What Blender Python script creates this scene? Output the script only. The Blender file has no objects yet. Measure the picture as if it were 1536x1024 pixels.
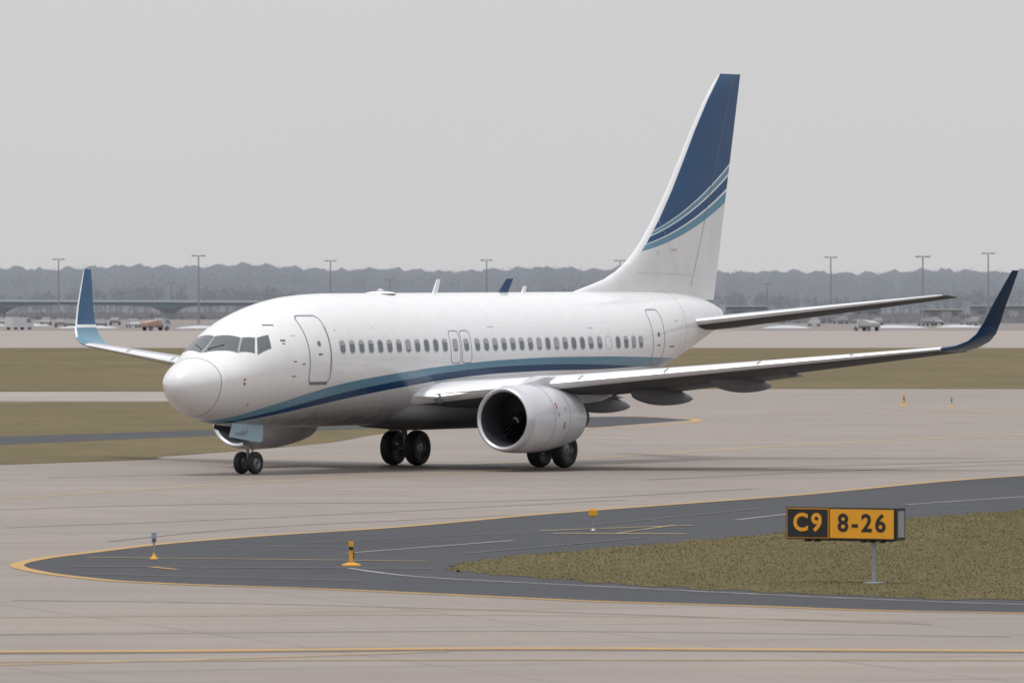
import bpy, bmesh, math, random
import numpy as np
from mathutils import Vector
random.seed(7); rng=np.random.default_rng(7)
scene=bpy.context.scene
C=bpy.data.collections.new("airfield"); scene.collection.children.link(C)

# ------------------------------------------------------------ materials
def mat(name,col,rough=0.5,metal=0.0,var=0.0,vscale=1.0,coat=0.0,spec=0.5,stretch=(1,1,1),upn=None,air=None):
    m=bpy.data.materials.new(name); m.use_nodes=True
    nt=m.node_tree; b=nt.nodes["Principled BSDF"]
    b.inputs["Base Color"].default_value=(*col,1); b.inputs["Roughness"].default_value=rough
    b.inputs["Metallic"].default_value=metal; b.inputs["Coat Weight"].default_value=coat
    b.inputs["Specular IOR Level"].default_value=spec
    if air:   # haze put into the material: constant glow on far woods, overpass and scrub
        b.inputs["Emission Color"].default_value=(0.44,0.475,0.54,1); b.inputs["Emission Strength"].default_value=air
    if upn:
        cx=nt.nodes.new("ShaderNodeCombineXYZ")
        for i in range(3): cx.inputs[i].default_value=upn[i]
        nt.links.new(cx.outputs[0],b.inputs["Normal"])
    if var>0:
        tc=nt.nodes.new("ShaderNodeTexCoord"); mp=nt.nodes.new("ShaderNodeMapping"); mp.inputs["Scale"].default_value=stretch
        n=nt.nodes.new("ShaderNodeTexNoise"); n.inputs["Scale"].default_value=vscale; n.inputs["Detail"].default_value=6; n.inputs["Roughness"].default_value=0.6
        r=nt.nodes.new("ShaderNodeMapRange"); r.inputs[1].default_value=0.25; r.inputs[2].default_value=0.75
        r.inputs[3].default_value=1-var; r.inputs[4].default_value=1+var
        mx=nt.nodes.new("ShaderNodeVectorMath"); mx.operation='SCALE'; mx.inputs[0].default_value=col
        nt.links.new(tc.outputs["Object"],mp.inputs[0]); nt.links.new(mp.outputs[0],n.inputs["Vector"])
        nt.links.new(n.outputs[0],r.inputs[0]); nt.links.new(r.outputs[0],mx.inputs["Scale"]); nt.links.new(mx.outputs[0],b.inputs["Base Color"])
    return m
class G:
    """tiny node graph helper"""
    def __init__(s,m): s.nt=m.node_tree
    def _in(s,sock,v):
        if isinstance(v,(int,float)): sock.default_value=v
        elif isinstance(v,tuple): sock.default_value=v
        else: s.nt.links.new(v,sock)
    def math(s,op,a,b=0.0,c=None,clamp=False):
        n=s.nt.nodes.new("ShaderNodeMath"); n.operation=op; n.use_clamp=clamp
        s._in(n.inputs[0],a); s._in(n.inputs[1],b)
        if c is not None: s._in(n.inputs[2],c)
        return n.outputs[0]
    def mix(s,f,a,b):
        n=s.nt.nodes.new("ShaderNodeMix"); n.data_type='RGBA'
        s._in(n.inputs[0],f); s._in(n.inputs[6],a if not isinstance(a,tuple) else (*a,1) if len(a)==3 else a)
        s._in(n.inputs[7],b if not isinstance(b,tuple) else (*b,1) if len(b)==3 else b)
        return n.outputs[2]
    def noise(s,vec,scale,detail=5,rough=0.55):
        n=s.nt.nodes.new("ShaderNodeTexNoise"); n.inputs["Scale"].default_value=scale; n.inputs["Detail"].default_value=detail
        n.inputs["Roughness"].default_value=rough; s.nt.links.new(vec,n.inputs["Vector"]); return n.outputs[0]
    def mapping(s,vec,scale=(1,1,1),rot=(0,0,0)):
        n=s.nt.nodes.new("ShaderNodeMapping"); n.inputs["Scale"].default_value=scale; n.inputs["Rotation"].default_value=rot
        s.nt.links.new(vec,n.inputs[0]); return n.outputs[0]
    def rng(s,v,a,b,c=0.0,d=1.0):
        n=s.nt.nodes.new("ShaderNodeMapRange"); s._in(n.inputs[0],v)
        for i,x in enumerate((a,b,c,d)): n.inputs[i+1].default_value=x
        return n.outputs[0]
    def curve(s,v,pts):
        n=s.nt.nodes.new("ShaderNodeFloatCurve"); c=n.mapping.curves[0]
        c.points[0].location=pts[0]; c.points[1].location=pts[-1]
        for p in pts[1:-1]: c.points.new(*p)
        n.mapping.update(); s._in(n.inputs["Value"],v); return n.outputs[0]
    def coords(s,kind="Object"):
        tc=s.nt.nodes.new("ShaderNodeTexCoord"); return tc.outputs[kind]
    def sep(s,v):
        n=s.nt.nodes.new("ShaderNodeSeparateXYZ"); s.nt.links.new(v,n.inputs[0]); return n.outputs

WHITE=(0.76,0.76,0.77); LBLUE=(0.12,0.25,0.345); DBLUE=(0.004,0.045,0.12); FINBLUE=(0.006,0.065,0.18)
m_white=mat("white_paint",WHITE,0.3,var=0.04,vscale=1.2,coat=0.3)
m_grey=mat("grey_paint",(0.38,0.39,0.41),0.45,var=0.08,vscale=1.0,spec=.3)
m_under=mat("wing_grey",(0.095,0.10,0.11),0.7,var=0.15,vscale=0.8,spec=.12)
m_fair=mat("fairing_grey",(0.16,0.165,0.18),0.6,var=0.12,vscale=0.8,spec=.2)
m_slat=mat("slat_metal",(0.72,0.73,0.75),0.35,metal=0.15,var=0.05,vscale=1.0)
m_lip=mat("polished_lip",(0.58,0.59,0.62),0.28,metal=0.6)
m_nac=mat("nacelle_paint",(0.53,0.54,0.57),0.28,var=0.08,vscale=1.2,coat=0.35)
m_dark=mat("dark_metal",(0.02,0.02,0.025),0.5,metal=0.3)
m_liner=mat("inlet_liner",(0.045,0.047,0.055),0.5,metal=0.2)
m_fan=mat("fan_metal",(0.035,0.035,0.04),0.45,metal=0.6)
m_tyre=mat("tyre_rubber",(0.018,0.018,0.02),0.7,var=0.15,vscale=6)
m_hub=mat("wheel_hub",(0.17,0.18,0.20),0.4,metal=0.4)
m_strut=mat("strut_metal",(0.22,0.23,0.25),0.35,metal=0.4)
m_line=mat("seam",(0.26,0.27,0.29),0.5)
m_line2=mat("door_seam",(0.16,0.17,0.19),0.5)
m_glass=mat("window_glass",(0.12,0.14,0.17),0.08,spec=0.8)
m_wind=mat("windshield_glass",(0.05,0.065,0.07),0.05,spec=1.0,coat=.5)
m_wframe=mat("window_frame",(0.54,0.55,0.57),0.35)
m_dblue=mat("dark_blue_paint",DBLUE,0.3)
m_red=mat("red_paint",(0.38,0.06,0.06),0.4)

# ------------------------------------------------------------ mesh helpers
def obj(name,verts,faces,mats,fm=None,parent=None,smooth=True,recalc=True,angle=None):
    me=bpy.data.meshes.new(name); me.from_pydata([tuple(v) for v in verts],[],faces)
    for m in mats: me.materials.append(m)
    if fm is not None: me.polygons.foreach_set("material_index",fm)
    if recalc:
        bm=bmesh.new(); bm.from_mesh(me); bmesh.ops.recalc_face_normals(bm,faces=bm.faces); bm.to_mesh(me); bm.free()
    me.polygons.foreach_set("use_smooth",[smooth]*len(me.polygons))
    if angle is not None and smooth: me.set_sharp_from_angle(angle=math.radians(angle))
    me.update()
    o=bpy.data.objects.new(name,me); C.objects.link(o)
    if parent: o.parent=parent
    return o
def empty(name,loc=(0,0,0),rz=0):
    e=bpy.data.objects.new(name,None); C.objects.link(e); e.location=loc; e.rotation_euler=(0,0,rz); e.empty_display_size=0.5; return e
def pchip(xs,ys):
    xs=np.array(xs,float); ys=np.array(ys,float); h=np.diff(xs); d=np.diff(ys)/h; n=len(xs); m=np.zeros(n)
    for i in range(1,n-1):
        if d[i-1]*d[i]>0:
            w1=2*h[i]+h[i-1]; w2=h[i]+2*h[i-1]; m[i]=(w1+w2)/(w1/d[i-1]+w2/d[i])
    m[0]=d[0]; m[-1]=d[-1]
    def f(x):
        x=min(max(x,xs[0]),xs[-1]); i=min(np.searchsorted(xs,x,side='right')-1,n-2); t=(x-xs[i])/h[i]
        return float((2*t**3-3*t**2+1)*ys[i]+(t**3-2*t**2+t)*h[i]*m[i]+(-2*t**3+3*t**2)*ys[i+1]+(t**3-t**2)*h[i]*m[i+1])
    return f
X0=16.6
def A(x,y,z,pitch=True):   # station aft of nose, metres to port, height -> aircraft local
    return (x-X0,-y,z+(0.004*(x-X0) if pitch else 0))
def loft(rings,cap0=True,cap1=True,closed=True):
    n=len(rings[0]); V=[p for r in rings for p in r]; F=[]
    for i in range(len(rings)-1):
        for j in range(n if closed else n-1):
            k=(j+1)%n; F.append((i*n+j,i*n+k,(i+1)*n+k,(i+1)*n+j))
    if cap0: F.append(tuple(range(n)))
    if cap1: F.append(tuple(range((len(rings)-1)*n,len(rings)*n)))
    return V,F
def lathe(name,prof,c,mats,fm=None,parent=None,axis='x',n=48,pitch=True,cap=False,sz=None,angle=40):
    """profile (a,r) about aircraft axis through c=(x,y,z)"""
    rings=[]
    for a,r in prof:
        ring=[]
        for j in range(n):
            t=2*math.pi*j/n
            if axis=='x':
                zz=r*math.cos(t)
                if sz and zz<0: zz*=sz
                ring.append(A(c[0]+a,c[1]+r*math.sin(t),c[2]+zz,pitch))
            elif axis=='y': ring.append(A(c[0]+r*math.sin(t),c[1]+a,c[2]+r*math.cos(t),pitch))
            else: ring.append(A(c[0]+r*math.sin(t),c[1]+r*math.cos(t),c[2]+a,pitch))
        rings.append(ring)
    V,F=loft(rings,cap,cap)
    f=None
    if fm: f=[fm[i] for i in range(len(prof)-1) for j in range(n)]+([0,0] if cap else [])
    return obj(name,V,F,mats,f,parent,angle=angle)
def box(name,c,s,m,parent=None,bev=0.0,rot=(0,0,0)):
    bm=bmesh.new(); bmesh.ops.create_cube(bm,size=1)
    for v in bm.verts: v.co=Vector((v.co.x*s[0],v.co.y*s[1],v.co.z*s[2]))
    if bev>0: bmesh.ops.bevel(bm,geom=bm.edges[:],offset=bev,segments=2,affect='EDGES',profile=0.5)
    me=bpy.data.meshes.new(name); bm.to_mesh(me); bm.free(); me.materials.append(m)
    o=bpy.data.objects.new(name,me); C.objects.link(o); o.location=c; o.rotation_euler=rot
    if parent: o.parent=parent
    return o
def tube(name,p0,p1,r0,r1,m,parent=None,n=12):
    p0=Vector(p0);p1=Vector(p1);d=(p1-p0).normalized(); a=d.orthogonal().normalized(); b=d.cross(a)
    rings=[[tuple(p+(a*math.cos(2*math.pi*j/n)+b*math.sin(2*math.pi*j/n))*r) for j in range(n)] for p,r in((p0,r0),(p1,r1))]
    V,F=loft(rings); return obj(name,V,F,[m],None,parent,angle=40)

# ------------------------------------------------------------ AIRCRAFT
plane=empty("passenger_jet_airliner",(-1.09,240,0),math.radians(56))
sx=[0,.03,.1,.3,.6,1,1.4,1.6,2.3,2.6,3,3.5,4,5,6,7,8,26,28,29.5,30.5,31]
sz_=[2.83,2.98,3.1,3.27,3.43,3.6,3.75,3.83,4.34,4.52,4.74,4.95,5.11,5.35,5.50,5.57,5.6,5.6,5.55,5.42,5.2,5.03]
ztop=pchip(sx,sz_)
zbot=pchip([0,.03,.1,.3,.6,1,1.5,2,3,4,5,6,20,21.5,23,25,27,29,30,31],[2.83,2.67,2.54,2.33,2.12,1.93,1.77,1.66,1.53,1.47,1.45,1.44,1.44,1.58,1.9,2.45,3.05,3.7,4.03,4.38])
hw=pchip([0,.03,.1,.3,.6,1,1.5,2,2.5,3,4,5,6,7,20,22,24,26,28,30,31],[0.001,.17,.30,.52,.76,.99,1.21,1.39,1.53,1.63,1.77,1.85,1.88,1.88,1.88,1.85,1.68,1.38,.98,.5,.25])
zcf=pchip([0,.5,1,2,3,4,6,7,20,24,28,31],[2.83,2.87,2.93,3.1,3.3,3.42,3.58,3.6,3.6,3.85,4.4,4.7])
def surf_y(x,z):
    zc=zcf(x); a=(ztop(x)-zc) if z>zc else (zc-zbot(x)); q=1-((z-zc)/a)**2
    return hw(x)*math.sqrt(max(q,0.0))
def surf_z(x,y): 
    zc=zcf(x); return zc+(ztop(x)-zc)*math.sqrt(max(1-(y/hw(x))**2,0))
st=[0.0,.004,.015,.03,.06,.1,.16,.23,.3,.4,.5,.62,.75,.88]+list(np.arange(1.0,8,.2))+list(np.arange(8,20,.5))+list(np.arange(20,31,.25))+[31.0]
N=96; rings=[]
for x in st:
    zc=zcf(x);at=ztop(x)-zc;ab=zc-zbot(x);w=hw(x)
    if x==0: at=ab=w=0.002
    ring=[]
    for j in range(N):
        t=2*math.pi*j/N; c=math.cos(t); ring.append(A(x,w*math.sin(t),zc+(at if c>0 else ab)*c))
    rings.append(ring)
V,F=loft(rings)
m_fus=mat("fuselage_livery",WHITE,0.26,coat=0.45)
g=G(m_fus); co=g.coords(); s=g.sep(co)
xn=g.math('DIVIDE',g.math('ADD',s[0],16.6),32.0)
def cz(pts,lo=0.0): 
    P=[(x/32,z/6) for x,z in pts]; return g.math('MULTIPLY',g.curve(xn,P),6.0)
zz=g.math('SUBTRACT',s[2],g.math('MULTIPLY',s[0],0.004))
T=cz([(0,1.45),(1.6,1.72),(3.45,2.20),(6.1,2.74),(9.67,3.12),(13.2,3.36),(17,3.49),(20.9,3.50),(23.5,3.46),(27.9,3.36),(32,3.3)])
D1=cz([(0,1.42),(1.6,1.60),(3.45,1.95),(6.1,2.43),(9.67,2.86),(13.2,3.15),(17,3.27),(20.9,3.24),(23.5,3.14),(27.9,3.02),(32,3.0)])
D2=cz([(0,1.40),(1.6,1.54),(3.45,1.82),(6.1,2.21),(9.67,2.63),(13.2,2.93),(17,3.06),(20.9,3.08),(23.9,3.13),(27.9,3.05),(32,3.1)])
mL=g.math('MULTIPLY',g.math('LESS_THAN',zz,T),g.math('GREATER_THAN',zz,D1))
mD=g.math('MULTIPLY',g.math('LESS_THAN',zz,D1),g.math('GREATER_THAN',zz,D2))
dirt_shade=g.noise(g.mapping(co,(0.35,1,1.2)),1.6,6)
bel=g.math('MULTIPLY',g.rng(zz,1.7,3.0,1.0,0.0),g.rng(s[0],-15.5,-10.5,0.4,1.0))   # underside shade and grime painted into the belly colour
bel=g.math('MULTIPLY',bel,g.rng(dirt_shade,.25,.7,0.85,1.0))
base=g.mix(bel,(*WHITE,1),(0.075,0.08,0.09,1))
fx=g.math('FRACT',g.math('DIVIDE',s[0],2.54)); jl=g.math('LESS_THAN',fx,0.010)
base=g.mix(g.math('MULTIPLY',jl,0.16),base,(0.4,0.4,0.42))
fz=g.math('LESS_THAN',g.math('ABSOLUTE',g.math('SUBTRACT',zz,4.62)),0.008)
base=g.mix(g.math('MULTIPLY',fz,0.14),base,(0.4,0.4,0.42))
fine=g.noise(co,3.0,5); streak=g.noise(g.mapping(co,(1.6,1,.35)),1.5,6,.7)
base=g.mix(g.rng(fine,.45,.75,0,.14),base,(0.58,0.58,0.59))
base=g.mix(g.rng(streak,.5,.8,0,.24),base,(0.52,0.51,0.50))
rad=g.math('LESS_THAN',s[0],1.15-16.6); base=g.mix(g.math('MULTIPLY',rad,0.35),base,(0.64,0.64,0.65))
base=g.mix(mL,base,(*LBLUE,1)); base=g.mix(mD,base,(*DBLUE,1))
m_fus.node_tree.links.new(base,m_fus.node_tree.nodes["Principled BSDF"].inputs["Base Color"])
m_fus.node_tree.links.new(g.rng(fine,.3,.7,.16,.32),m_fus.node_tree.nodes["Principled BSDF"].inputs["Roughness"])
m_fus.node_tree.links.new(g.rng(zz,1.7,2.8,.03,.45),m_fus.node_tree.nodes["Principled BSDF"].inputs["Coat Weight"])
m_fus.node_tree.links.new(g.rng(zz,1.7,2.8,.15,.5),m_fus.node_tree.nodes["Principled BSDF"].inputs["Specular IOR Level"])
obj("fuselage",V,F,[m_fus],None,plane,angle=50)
lathe("apu_exhaust",[(0,.2),(.06,.2),(.06,.15),(-.2,.14)],(30.99,0,4.7),[m_dark],parent=plane,n=24)

def pt_side(side,x,z,off):
    y=surf_y(x,z); e=.02
    dz=(surf_y(x,z+e)-surf_y(x,z-e))/(2*e); dx=(surf_y(min(x+e,31),z)-surf_y(x-e,z))/(2*e)
    n=Vector((-dx,1,-dz)).normalized()*off
    return A(x+n.x,side*(y+n.y),z+n.z)
def side_strip(name,pts,w,m,side=1,off=.004,closed=False,parent=plane):
    P=[]
    seg=list(zip(pts,pts[1:]+([pts[0]] if closed else []))) if closed else list(zip(pts,pts[1:]))
    for (a,b) in seg:
        n=max(1,int(math.dist(a,b)/.12))
        for i in range(n): P.append((a[0]+(b[0]-a[0])*i/n,a[1]+(b[1]-a[1])*i/n))
    if not closed: P.append(pts[-1])
    V=[];F=[];n=len(P)
    for i,p in enumerate(P):
        q0=P[(i-1)%n] if closed or i>0 else P[i]; q1=P[(i+1)%n] if closed or i<n-1 else P[i]
        d=Vector((q1[0]-q0[0],q1[1]-q0[1])).normalized(); nn=(-d.y,d.x)
        V.append(pt_side(side,p[0]+nn[0]*w/2,p[1]+nn[1]*w/2,off)); V.append(pt_side(side,p[0]-nn[0]*w/2,p[1]-nn[1]*w/2,off))
    for i in range(n if closed else n-1):
        k=(i+1)%n; F.append((2*i,2*i+1,2*k+1,2*k))
    return obj(name,V,F,[m],None,parent,recalc=False)
def rrect(x0,x1,z0,z1,r,n=4):
    P=[]
    for cx,cz_,a0 in((x1-r,z1-r,0),(x0+r,z1-r,90),(x0+r,z0+r,180),(x1-r,z0+r,270)):
        for i in range(n+1):
            a=math.radians(a0+90*i/n); P.append((cx+r*math.cos(a),cz_+r*math.sin(a)))
    return P
def side_patch(name,items,m,side=1,off=.006):
    V=[];F=[]
    for out in items:
        b=len(V); cx=sum(p[0] for p in out)/len(out); c_=sum(p[1] for p in out)/len(out)
        V.append(pt_side(side,cx,c_,off)); 
        for p in out: V.append(pt_side(side,p[0],p[1],off))
        n=len(out)
        for i in range(n): F.append((b,b+1+i,b+1+(i+1)%n))
    return obj(name,V,F,[m],None,plane,recalc=False)
WZ=3.945
wx=[6.43+.508*i for i in range(12)]+[12.6,13.22]+[13.84+.505*i for i in range(14)]+[20.93]+[22.05,22.57,23.09,23.6]
m_blind=mat("window_blind",(0.34,0.35,0.36),0.4)
for sd,tag in((1,"port"),(-1,"starboard")):
    side_patch("cabin_window_frames_"+tag,[rrect(x-.165,x+.165,WZ-.225,WZ+.225,.14) for x in wx],m_wframe,sd,.003)
    side_patch("cabin_windows_"+tag,[rrect(x-.125,x+.125,WZ-.185,WZ+.185,.11) for x in wx],m_glass,sd,.007)
    side_patch("window_blinds_"+tag,[rrect(x-.12,x+.12,WZ+.18-hh,WZ+.18,.05) for x,hh in ((wx[i],random.choice((.10,.14,.2,.3))) for i in range(len(wx)) if random.random()<.6)],m_blind,sd,.009)
    side_strip("plugged_window_"+tag,rrect(21.3,21.65,WZ-.22,WZ+.22,.14),.03,m_wframe,sd,closed=True)
    side_strip("front_door_"+tag,rrect(4.72,5.78,2.84,4.92,.2),.045,m_line,sd,closed=True)
    side_strip("front_door_sill_"+tag,[(4.8,2.84),(5.7,2.84)],.09,m_line2,sd,off=.01)
    side_strip("front_door_hinge_"+tag,[(5.78,3.2),(5.78,4.6)],.06,m_line,sd,off=.01)
    side_strip("rear_door_"+tag,rrect(24.5,25.4,3.2,5.0,.18),.04,m_line,sd,closed=True)
    for i,x in enumerate((12.6,13.22)):
        side_strip("overwing_exit_%d_%s"%(i+1,tag),rrect(x-.27,x+.27,3.38,4.4,.12),.03,m_line,sd,closed=True)
    side_patch("door_windows_"+tag,[rrect(5.17,5.33,3.98,4.14,.07),rrect(24.87,25.03,4.1,4.26,.07),rrect(5.15,5.35,3.70,3.76,.02),rrect(24.85,25.05,3.8,3.85,.02)],m_line2,sd,.008)
    side_patch("probes_and_vents_"+tag,[rrect(3.6,3.8,4.14,4.2,.02),rrect(3.95,4.1,3.5,3.54,.015),rrect(4.35,4.5,3.42,3.46,.015),rrect(3.9,4.1,3.05,3.08,.01),
        rrect(25.9,26.3,3.75,3.8,.02),rrect(9.0,9.1,3.0,3.05,.02),rrect(3.4,3.75,4.62,4.66,.015)],m_line2,sd,.006)
    side_patch("scuffs_"+tag,[rrect(6.2,6.28,4.45,4.5,.02),rrect(14.6,15.0,4.5,4.53,.01),rrect(8.3,8.36,4.5,4.56,.02),rrect(20.4,20.7,4.42,4.45,.01),rrect(26.4,26.6,4.6,4.65,.02),rrect(4.1,4.3,4.3,4.33,.01)],m_wframe,sd,.006)
    side_patch("red_stencils_"+tag,[rrect(1.9,1.98,2.96,3.02,.02),rrect(1.9,1.98,2.83,2.9,.02),rrect(2.3,2.36,2.2,2.24,.01),rrect(3.62,3.75,4.06,4.09,.01)],m_red,sd,.006)
    if sd<0: side_strip("cargo_door",rrect(7.6,8.9,1.95,2.85,.12),.03,m_line,sd,closed=True)
def hull_ring(name,x,w,m,off=.004):
    V=[];F=[];n=96
    for j in range(n):
        t=2*math.pi*j/n
        for xx in(x-w/2,x+w/2):
            c=math.cos(t);a=(ztop(xx)-zcf(xx)) if c>0 else (zcf(xx)-zbot(xx))
            V.append(A(xx,(hw(xx)+off)*math.sin(t),zcf(xx)+(a+off)*c))
    for j in range(n): k=(j+1)%n; F.append((2*j,2*j+1,2*k+1,2*k))
    obj(name,V,F,[m],None,plane,recalc=False)
hull_ring("radome_seam",1.15,.022,m_line)
hull_ring("aft_pressure_seam",27.3,.02,m_wframe)
def pane(name,q,m,off,grow=0.0,sd=1):
    cx=sum(p[0] for p in q)/4; cy=sum(p[1] for p in q)/4
    q=[(p[0]+(p[0]-cx)*grow,p[1]+(p[1]-cy)*grow) for p in q]
    n=10;V=[];F=[]
    for i in range(n+1):
        for j in range(n+1):
            u=i/n;v=j/n
            x=(q[0][0]*(1-u)+q[1][0]*u)*(1-v)+(q[3][0]*(1-u)+q[2][0]*u)*v
            y=(q[0][1]*(1-u)+q[1][1]*u)*(1-v)+(q[3][1]*(1-u)+q[2][1]*u)*v
            z=surf_z(x,y);e=.01
            dx=(surf_z(x+e,y)-surf_z(x-e,y))/(2*e); dy=(surf_z(x,y+e)-surf_z(x,y-e))/(2*e)
            nn=Vector((-dx,-dy,1)).normalized()*off
            V.append(A(x+nn.x,sd*(y+nn.y),z+nn.z))
    for i in range(n):
        for j in range(n): a=i*(n+1)+j; F.append((a,a+1,a+n+2,a+n+1))
    return obj(name,V,F,[m],None,plane,recalc=False)
panes=[[(1.58,.05),(2.24,.05),(2.46,.80),(2.04,1.00)],[(2.10,1.05),(2.52,.86),(2.80,1.11),(2.48,1.33)],[(2.58,1.40),(2.87,1.16),(3.27,1.27),(3.12,1.49)]]
for sd,tag in((1,"port"),(-1,"starboard")):
    for i,q in enumerate(panes):
        pane("windshield_frame_%d_%s"%(i+1,tag),q,m_line,.005,.10,sd)
        pane("windshield_pane_%d_%s"%(i+1,tag),q,m_wind,.011,0,sd)
    tube("wiper_"+tag,A(1.72,sd*.12,surf_z(1.72,.12)+.03),A(2.0,sd*.55,surf_z(2.0,.55)+.03),.012,.01,m_dark,plane,6)

# --- lifting surfaces
def airfoil(n=14):
    P=[]
    xs=[.5*(1-math.cos(math.pi*i/n)) for i in range(n+1)]
    th=lambda x:5*(.2969*math.sqrt(x)-.126*x-.3516*x*x+.2843*x**3-.1036*x**4)
    for x in reversed(xs): P.append((x,th(x)))
    for x in xs[1:-1]: P.append((x,-th(x)))
    return P
AF=airfoil()
def lifting(name,secs,mats,parent,fmf=None,side=1,camber=0.0):
    """secs: (LE xyz, TE xyz, thickness m)"""
    rings=[];n=len(secs)
    for i,(le,te,t) in enumerate(secs):
        le=Vector(le);te=Vector(te);a=Vector(secs[max(i-1,0)][0]);b=Vector(secs[min(i+1,n-1)][0])
        a2=Vector(secs[max(i-1,0)][1]);b2=Vector(secs[min(i+1,n-1)][1])
        ch=te-le; nn=ch.cross((b-a).normalized()+(b2-a2).normalized()).normalized()
        ring=[]
        for (cx,cy) in AF:
            p=le+ch*cx+nn*(cy*t+camber*t*4*cx*(1-cx)); ring.append(A(p.x,side*p.y,p.z))
        rings.append(ring)
    V,F=loft(rings)
    m=len(AF);fm=[]
    for i in range(n-1):
        for j in range(m):
            x=.5*(AF[j][0]+AF[(j+1)%m][0]); up=(AF[j][1]+AF[(j+1)%m][1])>0
            fm.append(fmf(x,up,i) if fmf else 0)
    fm+= [fm[0],fm[-1]]
    return obj(name,V,F,mats,fm,parent,angle=50)
xLE=lambda y:10.85+.517*(y-1.88)
zLE=lambda y:2.40+.0990*(y-1.88)
xTE=lambda y:17.9 if y<5.8 else 17.9+.195*(y-5.8)
zTE=pchip([0,1.88,5.8,10.6,16.3],[1.95,2.08,2.44,3.02,3.72])
ext=lambda y,sd:y if (sd>0 or y<6) else y+.9*(y-6)/10.3
def wsec(sd): return [((xLE(y),ext(y,sd),zLE(y)),(xTE(y),ext(y,sd),zTE(y)),(xTE(y)-xLE(y))*tk) for y,tk in((0.8,.13),(1.88,.13),(3.5,.125),(5.8,.12),(8,.115),(10.6,.11),(13.5,.105),(16.3,.10))]
wl=[(16.3,xLE(16.3),zLE(16.3),1.62),(16.7,18.55,3.90,1.5),(17.0,18.78,4.05,1.38),(17.2,18.98,4.28,1.22),(17.35,19.18,4.65,1.05),(17.5,19.42,5.15,.86),(17.7,19.75,5.75,.64),(17.87,20.05,6.27,.40)]
def wlsec(sd): 
    if sd>0: W=wl
    else: W=[(17.2,xLE(16.3),zLE(16.3),1.62),(17.6,18.5,3.92,1.5),(17.88,18.68,4.08,1.38),(18.05,18.85,4.32,1.22),(18.15,19.02,4.7,1.05),(18.24,19.24,5.2,.86),(18.34,19.55,5.82,.64),(18.42,19.82,6.38,.40)]
    return [((x,y,z),(x+c,y+.0,z-(.09 if i==0 else .03 if i==1 else 0)),c*.10) for i,(y,x,z,c) in enumerate(W)]
m_wl=mat("winglet_paint",DBLUE,.35); g=G(m_wl); s=g.sep(g.coords())
w1=g.math('GREATER_THAN',s[2],4.52); w2=g.math('GREATER_THAN',s[2],4.42)
stb=g.math('GREATER_THAN',s[1],0.0)
low=g.mix(stb,(*DBLUE,1),(*LBLUE,1)); c1=g.mix(g.math('MULTIPLY',w2,stb),low,(.75,.75,.76,1)); blu=g.mix(stb,(0.006,.03,.07,1),(0.02,0.09,0.19,1)); c2=g.mix(w1,c1,blu)
m_wl.node_tree.links.new(c2,m_wl.node_tree.nodes["Principled BSDF"].inputs["Base Color"])
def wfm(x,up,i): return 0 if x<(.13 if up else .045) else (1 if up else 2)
def canoe(name,x0,x1,y,z,h,w,m,side):
    rings=[]
    for i in range(17):
        t=i/16; r=max(.02,math.sin(math.pi*min(1,t**.75))**.6)
        zz_=z+(t-.5)*-.28
        rings.append([A(x0+(x1-x0)*t,side*(y+w/2*r*math.sin(2*math.pi*k/20)),zz_+h/2*r*math.cos(2*math.pi*k/20)) for k in range(20)])
    V,F=loft(rings); obj(name,V,F,[m],None,plane,angle=60)
for sd,tag in((1,"port"),(-1,"starboard")):
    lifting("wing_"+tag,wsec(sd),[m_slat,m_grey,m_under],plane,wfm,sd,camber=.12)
    lifting("winglet_"+tag,wlsec(sd),[m_wl,m_slat],plane,lambda x,up,i:(1 if (x<.06 and i>1 and sd<0) else 0),sd)
    for k,(ya,yb) in enumerate(((2.1,4.5),(5.9,10.7))):
        fs=[]
        for y in (ya,(ya+yb)/2,yb):
            c=xTE(y)-xLE(y); xl=xTE(y)-c*.22; zl=zTE(y)+.10
            fs.append(((xl,y,zl-.02),(xTE(y)+.42,y,zTE(y)-.10),.17))
        lifting("flap_%d_%s"%(k+1,tag),fs,[m_fair],plane,None,sd)
    for k,(y,xe,ze) in enumerate(((9.3,19.6,2.58),(6.6,19.15,2.16),(4.3,19.0,1.90))):
        canoe("flap_track_fairing_%d_%s"%(k+1,tag),xe-3.7,xe,y,ze+.16,.66,.42,m_fair,sd)
    for k,y in enumerate((6.2,8.6,11.2,13.8)):
        x=xLE(y); ye=ext(y,sd)
        tube("slat_gap_%d_%s"%(k+1,tag),A(x-.012,sd*ye,zLE(y)+.06),A(x+.25,sd*(ye),zLE(y)+.235-.008*y),.014,.014,m_line,plane,6)
    lifting("horizontal_stabilizer_"+tag,[((27.9,.5,4.56),(31.3,.5,4.38),.42),((28.2,.95,4.60),(31.45,.95,4.42),.40),((33.3,7.15,5.42),(34.65,7.15,5.34),.12),((33.6,7.3,5.44),(34.65,7.3,5.37),.05)],[m_slat,m_grey,m_under],plane,lambda x,up,i:0 if x<.035 else (1 if up else 2),sd)
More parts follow.
